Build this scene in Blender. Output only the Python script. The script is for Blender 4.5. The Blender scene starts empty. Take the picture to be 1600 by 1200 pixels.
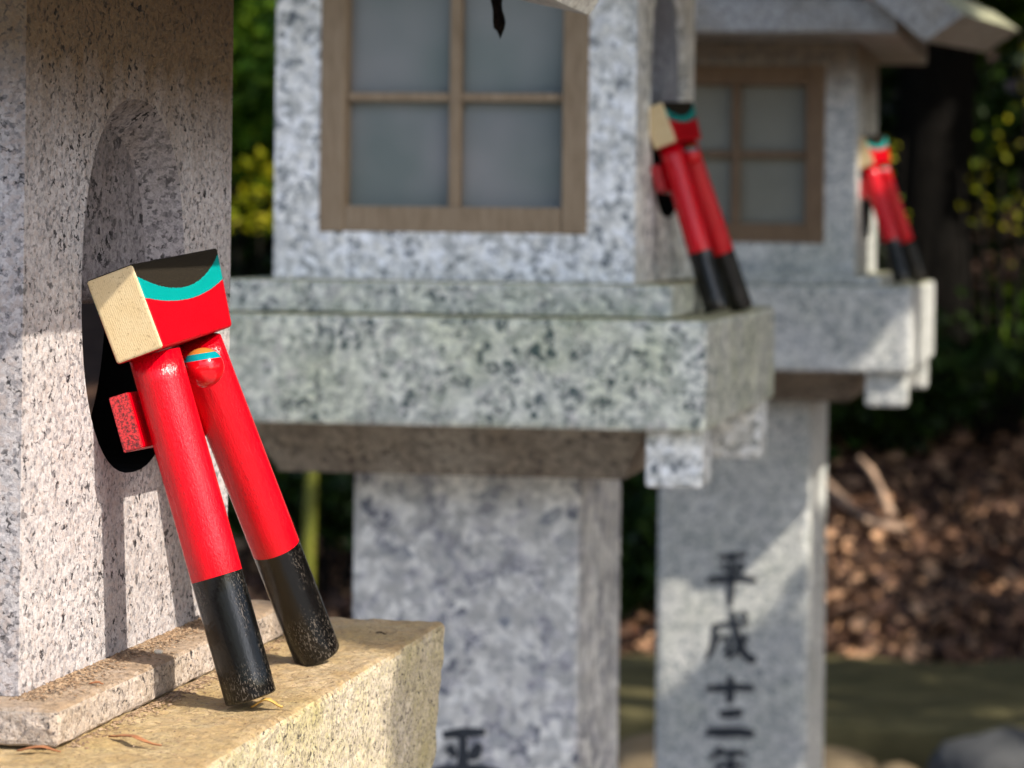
import bpy, bmesh, math, random
import numpy as np
from mathutils import Vector, Matrix
random.seed(7); rng = np.random.default_rng(11)
C = bpy.context.scene.collection
sc = bpy.context.scene
H = 1.35                      # camera height above the ground; shapes below are written relative to eye level

# ------------------------------------------------------------------ camera
F = 3650.0; TH = math.atan(450 / 3650.0); ROLL = 0.012; PX, PY = 1250.0, 364.6
cd = bpy.data.cameras.new('camera'); cam = bpy.data.objects.new('camera', cd); C.objects.link(cam)
cd.sensor_width = 36; cd.lens = F / 1600 * 36
cd.shift_x = -(PX - 800) / 1600; cd.shift_y = (PY - 600) / 1600
cd.clip_start = 0.05; cd.clip_end = 300
cam.matrix_world = Matrix.Translation((0, 0, H)) @ Matrix.Rotation(TH, 4, 'Z') @ Matrix.Rotation(math.radians(90), 4, 'X') @ Matrix.Rotation(ROLL, 4, 'Z')
cd.dof.use_dof = True; cd.dof.focus_distance = 1.19; cd.dof.aperture_fstop = cd.lens / 7.6; cd.dof.aperture_blades = 0
sc.camera = cam

# ------------------------------------------------------------------ light
L = Vector((-1, .46, -1.07)).normalized()       # the way the sunlight travels
elev = math.asin(-L.z)
w = bpy.data.worlds.new('World'); sc.world = w; w.use_nodes = True
nt = w.node_tree; bg = nt.nodes['Background']
sky = nt.nodes.new('ShaderNodeTexSky'); sky.sky_type = 'NISHITA'; sky.sun_disc = False; sky.dust_density = 2.2; sky.ozone_density = 1.8
sky.sun_elevation = elev; sky.sun_rotation = math.atan2(-L.x, -L.y)
nt.links.new(sky.outputs[0], bg.inputs[0]); bg.inputs[1].default_value = 0.15
sd = bpy.data.lights.new('sun', 'SUN'); so = bpy.data.objects.new('sun', sd); C.objects.link(so)
sd.energy = 2.7; sd.angle = math.radians(0.5); sd.color = (1.0, .93, .82)
so.rotation_euler = L.to_track_quat('-Z', 'Y').to_euler(); so.location = (4, -2, 6)
sc.view_settings.view_transform = 'Standard'; sc.view_settings.look = 'None'
sc.view_settings.exposure = 1.36; sc.view_settings.gamma = 1

def proj(p):                  # where a point of the place appears (1600 x 1200), used to place gaps in the tree crown
    X, Y, Z = p[..., 0], p[..., 1], p[..., 2]
    xc = X * math.cos(TH) + Y * math.sin(TH); d = Y * math.cos(TH) - X * math.sin(TH)
    a = F * xc / d; b = -F * Z / d
    return PX + a - b * ROLL, PY + a * ROLL + b

# ------------------------------------------------------------------ node helpers
class NT:
    def __init__(s, name):
        s.m = bpy.data.materials.new(name); s.m.use_nodes = True
        s.t = s.m.node_tree; s.b = s.t.nodes['Principled BSDF']; s.n = s.t.nodes; s.l = s.t.links
    def node(s, typ, **kw):
        n = s.n.new(typ)
        for k, v in kw.items():
            if k.startswith('in_'):
                key = k[3:]; key = int(key) if key.isdigit() else key
                if hasattr(v, 'is_output'): s.l.new(v, n.inputs[key])
                else: n.inputs[key].default_value = v
            else: setattr(n, k, v)
        return n
    def coord(s, scale=(1, 1, 1), out='Object'):
        tc = s.node('ShaderNodeTexCoord'); mp = s.node('ShaderNodeMapping'); mp.inputs['Scale'].default_value = scale
        s.l.new(tc.outputs[out], mp.inputs[0]); return mp.outputs[0]
    def noise(s, v, scale, detail=3, rough=.5, dist=0):
        n = s.node('ShaderNodeTexNoise'); s.l.new(v, n.inputs['Vector']); n.inputs['Scale'].default_value = scale
        n.inputs['Detail'].default_value = detail; n.inputs['Roughness'].default_value = rough; n.inputs['Distortion'].default_value = dist
        return n.outputs['Fac']
    def ramp(s, v, pts, mode='LINEAR'):
        r = s.node('ShaderNodeValToRGB'); r.color_ramp.interpolation = mode; s.l.new(v, r.inputs[0])
        e = r.color_ramp.elements
        while len(e) < len(pts): e.new(.5)
        for q, (p, c) in zip(e, pts): q.position = p; q.color = (*c, 1) if len(c) == 3 else c
        return r.outputs[0]
    def math(s, op, a, b=0.0, c=None):
        n = s.node('ShaderNodeMath', operation=op)
        for i, x in enumerate((a, b) if c is None else (a, b, c)):
            if hasattr(x, 'is_output'): s.l.new(x, n.inputs[i])
            else: n.inputs[i].default_value = x
        return n.outputs[0]
    def mix(s, f, a, b, mode='MIX'):
        n = s.node('ShaderNodeMix', data_type='RGBA', blend_type=mode)
        for i, x in ((0, f), (6, a), (7, b)):
            if hasattr(x, 'is_output'): s.l.new(x, n.inputs[i])
            else: n.inputs[i].default_value = x if i == 0 else (*x, 1)
        return n.outputs[2]
    def bump(s, h, strength=.3, dist=.001, normal=None):
        b = s.node('ShaderNodeBump'); b.inputs['Strength'].default_value = strength; b.inputs['Distance'].default_value = dist
        s.l.new(h, b.inputs['Height'])
        if normal is not None: s.l.new(normal, b.inputs['Normal'])
        return b.outputs[0]
    def out(s, color=None, rough=None, normal=None):
        for k, x in (('Base Color', color), ('Roughness', rough), ('Normal', normal)):
            if x is None: continue
            if hasattr(x, 'is_output'): s.l.new(x, s.b.inputs[k])
            else: s.b.inputs[k].default_value = (*x, 1) if isinstance(x, tuple) else x
        return s.m
BW = lambda v: (v, v, v)

def granite(name, grain, light, mid, dark, speck=(.03, .03, .035), amount=.5, stain=None, stain_amt=0., top_stain=None, warm=None, high_stain=None, bump=.5, ss=1.05, blotch=0.):
    g = NT(name); v = g.coord()
    # crystals: jittered cells, each with its own tone
    dn = g.node('ShaderNodeTexNoise', in_Vector=v, in_Scale=grain * 1.3, in_Detail=2.)
    vv = g.node('ShaderNodeVectorMath', operation='MULTIPLY_ADD', in_0=dn.outputs['Color'], in_1=(.9 / grain,) * 3, in_2=v).outputs[0]
    vo = g.node('ShaderNodeTexVoronoi', in_Vector=vv, in_Scale=grain)
    tone = g.node('ShaderNodeSeparateColor', in_0=vo.outputs['Color']).outputs[0]
    col = g.ramp(tone, [(0, dark), (.16, mid), (.42, light), (.85, tuple(min(1, c * 1.35) for c in light))])
    vo2 = g.node('ShaderNodeTexVoronoi', in_Vector=vv, in_Scale=grain * 2.3)
    tone2 = g.node('ShaderNodeSeparateColor', in_0=vo2.outputs['Color']).outputs[1]
    col = g.mix(.35, col, g.ramp(tone2, [(0, dark), (.28, mid), (.5, light), (1, tuple(min(1, c * 1.3) for c in light))]))
    if warm:
        col = g.mix(g.ramp(g.noise(vv, grain * .8, 1), [(.52, BW(0)), (.62, BW(.7))]), col, warm)
    if blotch:
        col = g.mix(g.ramp(g.noise(vv, grain * .62, 3, .6, .8), [(.50, BW(0)), (.58, BW(blotch))]), col, mid)
    sp = g.noise(vv, grain * ss, 3, .6, .6)
    spf = g.ramp(sp, [(.60 - .04 * amount, BW(0)), (.64 - .04 * amount, BW(1))])
    cl = g.ramp(g.noise(v, grain * .12, 2), [(.35, BW(.25)), (.6, BW(1))])
    col = g.mix(g.math('MULTIPLY', spf, cl), col, speck)
    if stain:
        f = g.ramp(g.noise(v, 9, 5, .65), [(.42, BW(0)), (.68, BW(stain_amt))])
        col = g.mix(f, col, stain, 'MULTIPLY')
    geo = g.node('ShaderNodeNewGeometry')
    if top_stain:                # lichen and dust settle where the stone faces up
        nz = g.node('ShaderNodeSeparateXYZ', in_0=geo.outputs['Normal']).outputs[2]
        f = g.math('MULTIPLY', g.ramp(nz, [(.25, BW(0)), (.75, BW(1))]), g.ramp(g.noise(v, 34, 6, .7), [(.3, BW(.55)), (.62, BW(1))]))
        tc = g.ramp(g.noise(v, 260, 4, .7), [(.3, tuple(c * .55 for c in top_stain)), (.55, top_stain), (.75, tuple(min(1, c * 1.25) for c in top_stain))])
        col = g.mix(g.math('MULTIPLY', f, .88), col, tc)
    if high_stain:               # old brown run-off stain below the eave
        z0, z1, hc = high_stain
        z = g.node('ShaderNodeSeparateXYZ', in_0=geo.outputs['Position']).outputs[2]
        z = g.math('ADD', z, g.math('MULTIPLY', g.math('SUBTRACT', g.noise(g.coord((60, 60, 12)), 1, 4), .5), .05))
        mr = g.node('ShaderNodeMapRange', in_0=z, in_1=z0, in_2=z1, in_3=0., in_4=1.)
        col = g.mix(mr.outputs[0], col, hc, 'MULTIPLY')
    h = g.math('ADD', g.noise(v, grain * 1.6, 5, .7), g.math('MULTIPLY', spf, -.5))
    return g.out(col, g.ramp(tone, [(0, BW(.45)), (1, BW(.8))]), g.bump(h, bump, .7 / grain))

M = {}
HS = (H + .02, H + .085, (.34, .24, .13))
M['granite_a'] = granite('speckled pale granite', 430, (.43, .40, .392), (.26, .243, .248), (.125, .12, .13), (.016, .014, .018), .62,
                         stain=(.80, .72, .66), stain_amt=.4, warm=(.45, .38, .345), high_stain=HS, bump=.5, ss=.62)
M['granite_recess'] = granite('dirty shade-darkened speckled granite of the niche', 330, (.25, .225, .23), (.17, .155, .16), (.07, .06, .07), (.012, .010, .013), .9,
                         stain=(.6, .5, .42), stain_amt=.7, high_stain=HS, bump=.6, ss=.62)  # wall granite darkened for the shade of the niche, plus dirt stains
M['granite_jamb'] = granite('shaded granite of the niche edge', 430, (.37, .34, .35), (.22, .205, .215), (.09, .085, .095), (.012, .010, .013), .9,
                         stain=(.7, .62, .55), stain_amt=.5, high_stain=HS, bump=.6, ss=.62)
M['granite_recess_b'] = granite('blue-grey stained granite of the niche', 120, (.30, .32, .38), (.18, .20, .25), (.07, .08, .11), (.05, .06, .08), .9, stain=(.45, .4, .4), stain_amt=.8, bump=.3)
M['granite_step'] = granite('dusty speckled granite', 560, (.45, .385, .33), (.32, .265, .23), (.2, .17, .16), (.03, .026, .028), .5,
                             stain=(.78, .68, .5), stain_amt=.6, top_stain=(.30, .20, .11), warm=(.48, .38, .30), bump=.9, ss=.7)
M['granite_ledge'] = granite('mossy speckled granite', 560, (.52, .44, .33), (.36, .30, .22), (.2, .17, .13), (.035, .03, .03), .42,
                             stain=(.80, .78, .40), stain_amt=.75, top_stain=(.35, .225, .09), warm=(.58, .50, .29), bump=.9, ss=.7)
M['granite_b'] = granite('coarse grey-white granite', 115, (.86, .83, .75), (.42, .42, .39), (.16, .175, .17), (.10, .12, .135), .85, bump=.3, ss=.8, blotch=.45)
M['granite_shelf'] = granite('coarse green-grey granite', 115, (.62, .61, .53), (.33, .345, .30), (.14, .165, .145), (.06, .09, .085), 1.1,
                             stain=(.84, .88, .66), stain_amt=.7, top_stain=(.36, .33, .14), warm=(.60, .56, .52), bump=.3, ss=.8, blotch=.6)
M['granite_post'] = granite('blotchy lilac-grey granite', 62, (.64, .62, .58), (.40, .39, .37), (.19, .21, .25), (.12, .13, .16), .9,
                            stain=(.8, .82, .85), stain_amt=.6, warm=(.47, .45, .47), bump=.3, ss=.8, blotch=.7)
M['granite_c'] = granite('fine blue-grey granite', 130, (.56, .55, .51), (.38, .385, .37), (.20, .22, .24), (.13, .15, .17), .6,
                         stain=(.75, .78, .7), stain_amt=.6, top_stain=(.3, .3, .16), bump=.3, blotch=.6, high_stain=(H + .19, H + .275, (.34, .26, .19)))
M['granite_shade_dirt'] = granite('brown stained shade-darkened granite', 120, (.25, .215, .17), (.17, .14, .11), (.09, .075, .06), (.06, .04, .03), .6, stain=(.6, .5, .4), stain_amt=.6, bump=.3)  # shelf support: dirt, plus the shade under the shelf put into the colour
M['granite_roof'] = granite('grey granite roof', 200, (.34, .33, .30), (.24, .23, .21), (.13, .13, .12), (.10, .09, .09), .6, stain=(.7, .62, .5), stain_amt=.8, top_stain=(.3, .3, .16), bump=.4)

def simple(name, c1, c2, scale=40, rough=.7, bump=.3, stretch=(1, 1, 1), bd=.001):
    g = NT(name); v = g.coord(stretch); n = g.noise(v, scale, 5, .6)
    if rough >= .85: g.b.inputs['Specular IOR Level'].default_value = .12
    return g.out(g.ramp(n, [(.3, c1), (.7, c2)]), rough, g.bump(n, bump, bd))
M['near_black'] = simple('near-black stone', (.0008, .0008, .0008), (.003, .003, .003), 80, .95)  # near-black inside the fire boxes and on the hole's lower edge
M['wood'] = simple('weathered tan timber', (.20, .135, .075), (.31, .225, .14), 30, .75, .3, (6, 6, 1))
M['wood_dark'] = simple('weathered brown timber', (.12, .07, .035), (.19, .12, .065), 30, .75, .3, (6, 6, 1))
g = NT('frosted pane'); v = g.coord()
M['pane'] = g.out(g.ramp(g.noise(v, 9, 2), [(.35, (.15, .175, .165)), (.7, (.235, .235, .23))]), .14); g.b.inputs['Specular IOR Level'].default_value = .6
g = NT('aged pane'); v = g.coord()
M['pane_dim'] = g.out(g.ramp(g.noise(v, 6, 3), [(.3, (.17, .165, .13)), (.7, (.25, .245, .20))]), .4)
M['ink'] = simple('black inscription paint', (.008, .012, .018), (.03, .035, .045), 300, .6)
M['curb'] = simple('olive mossy slab', (.05, .045, .02), (.13, .11, .05), 5, .9, .5, (1, 3, 1), .01)
M['boulder_tan'] = simple('tan boulder stone', (.08, .06, .035), (.20, .15, .09), 7, .85, .6, bd=.02)
M['boulder_dark'] = simple('dark grey boulder stone', (.02, .022, .024), (.06, .06, .06), 6, .8, .6, bd=.02)
M['soil'] = simple('brown forest soil', (.035, .02, .014), (.10, .055, .035), 9, .95, .8, bd=.02)
M['bark'] = simple('dark tree bark', (.003, .0025, .002), (.010, .008, .006), 12, .9, .9, (4, 4, 1), .02)
M['twig'] = simple('pale dead branch', (.30, .19, .12), (.5, .33, .22), 30, .8)
M['char'] = simple('blackened bark strip', (.006, .005, .005), (.03, .022, .018), 200, .9, .6)
M['pebble'] = simple('cream pebble', (.5, .42, .3), (.75, .68, .55), 300, .6)

# painted wood
def lacquer(name, c, rough=.33, wear=None, wear_amt=.5, streak=1., ior=1.5, spec=.45):
    g = NT(name); v = g.coord((420, 420, 45)); n = g.noise(v, 1, 4, .65)
    v2 = g.coord((1500, 1500, 500)); n2 = g.noise(v2, 1, 2, .6)
    big = g.noise(g.coord((22, 22, 14)), 1, 3)
    col = g.mix(g.ramp(big, [(.3, BW(0)), (.7, BW(.35))]), c, tuple(x * .72 for x in c))
    col = g.mix(g.ramp(g.noise(g.coord((330, 330, 16)), 1, 4, .7), [(.52, BW(0)), (.72, BW(.5))]), col, tuple(x * .38 for x in c))
    if wear:
        wf = g.math('MULTIPLY', g.ramp(n2, [(.57, BW(0)), (.63, BW(1))]), g.ramp(g.noise(g.coord((60, 60, 25)), 1, 2), [(.42, BW(0)), (.6, BW(wear_amt))]))
        col = g.mix(wf, col, wear)
    rg = g.ramp(n, [(.3, BW(rough * .75)), (.7, BW(rough * 1.5))])
    h = g.math('ADD', n, g.math('MULTIPLY', n2, .8))
    m = g.out(col, rg, g.bump(h, .5 * streak, .0007))
    g.b.inputs['Specular IOR Level'].default_value = spec
    g.b.inputs['IOR'].default_value = ior
    return m
M['red'] = lacquer('glossy red lacquer', (.62, .0, .008), .20, (.16, .004, .01), .55)
M['black'] = lacquer('worn black lacquer', (.003, .0028, .0028), .12, (.30, .25, .20), .34, .45, 1.5, .45)
g = NT('scuffed red end grain'); n = g.noise(g.coord(), 900, 3, .7)
M['red_rough'] = g.out(g.ramp(n, [(.42, (.10, .012, .014)), (.56, (.62, .03, .035))]), .6, g.bump(n, .6, .0005))
g = NT('bare cream end grain'); v = g.coord()
n1 = g.noise(v, 700, 3, .7); wv = g.node('ShaderNodeTexWave', in_Vector=v, in_Scale=300., in_Distortion=5., in_Detail=2.).outputs['Fac']
n3 = g.noise(v, 90, 3)
cc = g.mix(g.ramp(wv, [(0, BW(0)), (1, BW(.22))]), (.70, .53, .29), (.52, .36, .18)); cc = g.mix(g.ramp(n3, [(.4, BW(0)), (.8, BW(.6))]), cc, (.76, .62, .38))
cc = g.mix(g.ramp(n1, [(.58, BW(0)), (.68, BW(.6))]), cc, (.28, .16, .07))
M['cream'] = g.out(cc, .75, g.bump(g.math('ADD', n1, g.math('MULTIPLY', wv, .15)), .5, .0004))
# face paint on the head block: black cap, teal arc, red cheek, by the block's own coordinates
HL, HT, HH = .1079, .0262, .0443
g = NT('black teal and red head paint'); tc = g.node('ShaderNodeTexCoord'); sx = g.node('ShaderNodeSeparateXYZ', in_0=tc.outputs['Object'])
wob = g.math('MULTIPLY', g.math('SUBTRACT', g.noise(g.coord(), 600, 2), .5), .0012)
y = g.math('ADD', g.math('DIVIDE', sx.outputs[1], HL), 0.0); t = g.math('SUBTRACT', .5, g.math('DIVIDE', g.math('ADD', sx.outputs[2], wob), HH))
y2 = g.math('MULTIPLY', y, y)
cu = g.math('MULTIPLY_ADD', y2, -.95, .39); cl = g.math('MULTIPLY_ADD', y2, -.52, .535)
isb = g.math('LESS_THAN', t, cu); ist = g.math('LESS_THAN', t, cl)
gn = g.noise(g.coord(), 1300, 3, .7)
blk = g.ramp(gn, [(.40, (.006, .005, .004)), (.74, (.045, .034, .02))])
red = g.ramp(g.noise(g.coord(), 500, 3), [(.3, (.36, .0, .005)), (.7, (.52, .002, .009))])
c = g.mix(ist, red, (.0, .24, .22)); c = g.mix(isb, c, blk)
g.b.inputs['Specular IOR Level'].default_value = .15
M['face'] = g.out(c, g.math('MULTIPLY_ADD', isb, .3, .38), g.bump(gn, .45, .0003))
g = NT('orange teal and red bead paint'); tc = g.node('ShaderNodeTexCoord'); sz = g.node('ShaderNodeSeparateXYZ', in_0=tc.outputs['Object']).outputs[2]
c = g.mix(g.math('GREATER_THAN', sz, .0040), (.62, .003, .008), (.0, .22, .25)); c = g.mix(g.math('GREATER_THAN', sz, .0074), c, (.50, .17, .03))
M['bead'] = g.out(c, .13)

def leaf_mat(name, cols, trans=.35, rough=.55):
    g = NT(name); geo = g.node('ShaderNodeNewGeometry')
    c = g.ramp(geo.outputs['Random Per Island'], [(i / max(1, len(cols) - 1), k) for i, k in enumerate(cols)])
    g.out(c, rough); g.b.inputs['Specular IOR Level'].default_value = .25
    tr = g.node('ShaderNodeBsdfTranslucent'); g.l.new(c, tr.inputs[0])
    mx = g.node('ShaderNodeMixShader'); mx.inputs[0].default_value = trans
    g.l.new(g.b.outputs[0], mx.inputs[1]); g.l.new(tr.outputs[0], mx.inputs[2]); g.l.new(mx.outputs[0], g.n['Material Output'].inputs[0])
    return g.m
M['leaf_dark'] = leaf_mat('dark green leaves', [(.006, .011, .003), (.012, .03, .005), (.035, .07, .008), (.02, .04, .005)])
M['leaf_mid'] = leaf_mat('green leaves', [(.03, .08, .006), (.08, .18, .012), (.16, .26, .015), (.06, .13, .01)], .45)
M['leaf_yellow'] = leaf_mat('yellow green leaves', [(.30, .34, .01), (.50, .44, .015), (.20, .32, .012)], .5)
M['leaf_litter'] = leaf_mat('fallen brown leaves', [(.05, .027, .016), (.12, .06, .035), (.22, .115, .065), (.70, .40, .22), (.10, .048, .03), (.055, .028, .018), (.03, .017, .012), (.06, .03, .02)], .1, .7)
M['leaf_dry'] = simple('dry yellow-brown leaf', (.36, .20, .04), (.55, .36, .10), 120, .6)
M['leaf_rust'] = simple('dry rust-coloured leaf', (.20, .075, .03), (.36, .15, .06), 200, .6)
M['dirt'] = leaf_mat('brown crumbs of dirt', [(.10, .06, .035), (.22, .14, .08), (.34, .24, .15), (.06, .04, .03)], 0, .9)

# ------------------------------------------------------------------ object helpers (all shapes are given relative to eye level)
def thing(name, label, cat, loc, group=None):
    o = bpy.data.objects.new(name, None); C.objects.link(o); o.location = (loc[0], loc[1], loc[2] + H); o.empty_display_size = .05
    o['label'] = label; o['category'] = cat
    if group: o['group'] = group
    return o
def obj(name, bm, mats, parent=None, smooth=False, frame=None):
    """links bm as one mesh; with a parent its shape becomes local to the parent (frame: extra local axes)"""
    me = bpy.data.meshes.new(name); bmesh.ops.recalc_face_normals(bm, faces=bm.faces)
    o = bpy.data.objects.new(name, me); C.objects.link(o)
    if parent is not None:
        r = parent
        off = Vector((0, 0, 0))
        while r is not None: off += r.location; r = r.parent
        off -= Vector((0, 0, H))
    else: off = Vector((0, 0, -H))
    T = Matrix.Translation(-off)
    if frame is not None:
        fl = T @ frame
        bm.transform(frame.inverted()); o.matrix_local = fl
    else: bm.transform(T)
    bm.to_mesh(me); bm.free()
    if smooth:
        for p in me.polygons: p.use_smooth = True
    for m in (mats if isinstance(mats, (list, tuple)) else [mats]): me.materials.append(M[m])
    if parent is not None:
        o.parent = parent
    return o
def tag(o, label=None, cat=None, group=None, kind=None):
    for k, v in (('label', label), ('category', cat), ('group', group), ('kind', kind)):
        if v: o[k] = v
    return o
def box(bm, x0, x1, y0, y1, z0, z1, bev=.003, seg=2, taper=None, jitter=0., cuts=0):
    r = bmesh.ops.create_cube(bm, size=1); vs = r['verts']
    for v in vs:
        top = v.co.z > 0
        X = x1 if v.co.x > 0 else x0; Y = y1 if v.co.y > 0 else y0
        if taper and not top:
            cx, cy = (x0 + x1) / 2, (y0 + y1) / 2; X += math.copysign(taper, cx - X); Y += math.copysign(taper, cy - Y)
        v.co = Vector((X, Y, z1 if top else z0))
    es = list({e for v in vs for e in v.link_edges})
    if bev: bmesh.ops.bevel(bm, geom=es, offset=bev, segments=seg, profile=.6, affect='EDGES')
    if cuts:
        for _ in range(40):
            lg = [e for e in bm.edges if e.calc_length() > cuts]
            if not lg: break
            bmesh.ops.subdivide_edges(bm, edges=lg, cuts=1, use_grid_fill=True)
            bmesh.ops.triangulate(bm, faces=[f for f in bm.faces if len(f.verts) > 4])
    return bm
def nb(*a, **k):
    bm = bmesh.new(); box(bm, *a, **k); return bm
from mathutils import noise as mn
def roughen(bm, amp, scale):
    bm.normal_update()
    for v in bm.verts: v.co += v.normal * amp * mn.fractal(v.co * scale, 1, 2, 4)
def prism(bm, pts, axis, a, b, mat=0):
    """extrudes a closed 2-D outline: axis 'y' takes (x,z) points, 'x' takes (y,z)"""
    f = (lambda p, t: Vector((p[0], t, p[1]))) if axis == 'y' else (lambda p, t: Vector((t, p[0], p[1])))
    v0 = [bm.verts.new(f(p, a)) for p in pts]; v1 = [bm.verts.new(f(p, b)) for p in pts]
    n = len(pts); fs = [bm.faces.new(v0), bm.faces.new(v1[::-1])]
    for i in range(n): fs.append(bm.faces.new((v0[i], v0[(i + 1) % n], v1[(i + 1) % n], v1[i])))
    for q in fs: q.material_index = mat
    return fs
def lathe(bm, A, B, prof, seg=48, mats=None):
    """turned shape along A->B; prof = [(t, radius)], t in metres along the axis"""
    A = Vector(A); B = Vector(B); d = (B - A).normalized(); u = d.orthogonal().normalized(); v = d.cross(u)
    rings = []
    for t, r in prof:
        rings.append([bm.verts.new(A + d * t + (u * math.cos(2 * math.pi * i / seg) + v * math.sin(2 * math.pi * i / seg)) * r) for i in range(seg)])
    for k in range(len(rings) - 1):
        for i in range(seg):
            f = bm.faces.new((rings[k][i], rings[k][(i + 1) % seg], rings[k + 1][(i + 1) % seg], rings[k + 1][i])); f.smooth = True
            if mats: f.material_index = mats[k]
    f = bm.faces.new(rings[0]); f.material_index = mats[0] if mats else 0
    f = bm.faces.new(rings[-1]); f.material_index = mats[-1] if mats else 0
def tube(bm, pts, rad, seg=8):
    pts = [Vector(p) for p in pts]; rings = []
    for i, p in enumerate(pts):
        d = (pts[min(i + 1, len(pts) - 1)] - pts[max(i - 1, 0)]).normalized(); u = d.orthogonal().normalized(); v = d.cross(u)
        rings.append([bm.verts.new(p + (u * math.cos(2 * math.pi * k / seg) + v * math.sin(2 * math.pi * k / seg)) * rad[i]) for k in range(seg)])
    for a, b in zip(rings, rings[1:]):
        for k in range(seg):
            bm.faces.new((a[k], a[(k + 1) % seg], b[(k + 1) % seg], b[k])).smooth = True
    bm.faces.new(rings[0]); bm.faces.new(rings[-1][::-1])

# ------------------------------------------------------------------ the lantern fire box: four hollow walls
def ring_wall(bm, P, rect, hole, inner_rect, t, mi=0, jamb=None, n=64, deep=None):
    """one wall of the box. P(a, z, d): point at along-coordinate a, height z, depth d into the wall"""
    a0, a1, z0, z1 = rect; ca = sum(h[0] for h in hole) / len(hole); cz = sum(h[1] for h in hole) / len(hole)
    def edge_pt(h, R):
        da, dz = h[0] - ca, h[1] - cz; s = 1e9
        if abs(da) > 1e-9: s = min(s, ((R[1] if da > 0 else R[0]) - ca) / da)
        if abs(dz) > 1e-9: s = min(s, ((R[3] if dz > 0 else R[2]) - cz) / dz)
        return (ca + da * s, cz + dz * s)
    for R, d, flip in ((rect, 0, False), (inner_rect, t, True)):
        hv = [bm.verts.new(P(*((deep(h) if deep and flip else h)), d)) for h in hole]; ov = [bm.verts.new(P(*edge_pt(h, R), d)) for h in hole]
        N = len(hole)
        for i in range(N):
            j = (i + 1) % N
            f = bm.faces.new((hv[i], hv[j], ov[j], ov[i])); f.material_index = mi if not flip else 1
        if not flip: h0 = hv
        else: h1 = hv
    for i in range(len(hole)):
        j = (i + 1) % len(hole)
        f = bm.faces.new((h0[i], h0[j], h1[j], h1[i])); f.material_index = 0 if jamb is None else jamb((hole[i][1] + hole[j][1]) / 2)
        f.smooth = False
def rect_hole(a0, a1, z0, z1, n=8):
    pts = []
    for i in range(n): pts.append((a0 + (a1 - a0) * i / n, z0))
    for i in range(n): pts.append((a1, z0 + (z1 - z0) * i / n))
    for i in range(n): pts.append((a1 - (a1 - a0) * i / n, z1))
    for i in range(n): pts.append((a0, z1 - (z1 - z0) * i / n))
    return pts
def radial_fix(hole, rect):
    """adds hole points that look at the wall's own corners so the corners close"""
    ca = sum(h[0] for h in hole) / len(hole); cz = sum(h[1] for h in hole) / len(hole)
    out = list(hole)
    for A in (rect[0], rect[1]):
        for Z in (rect[2], rect[3]):
            d = (A - ca, Z - cz); best = None
            for i in range(len(hole)):
                p, q = hole[i], hole[(i + 1) % len(hole)]
                ex, ez = q[0] - p[0], q[1] - p[1]; den = d[0] * ez - d[1] * ex
                if abs(den) < 1e-12: continue
                s = ((p[0] - ca) * ez - (p[1] - cz) * ex) / den; u = ((p[0] - ca) * d[1] - (p[1] - cz) * d[0]) / den
                if s > 0 and -1e-6 <= u <= 1: best = (ca + d[0] * s, cz + d[1] * s)
            if best: out.append(best)
    ang = lambda h: math.atan2(h[1] - cz, h[0] - ca)
    out = sorted(out, key=ang); res = []
    for h in out:
        if not res or (abs(h[0] - res[-1][0]) + abs(h[1] - res[-1][1])) > 1e-6: res.append(h)
    return res
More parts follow.
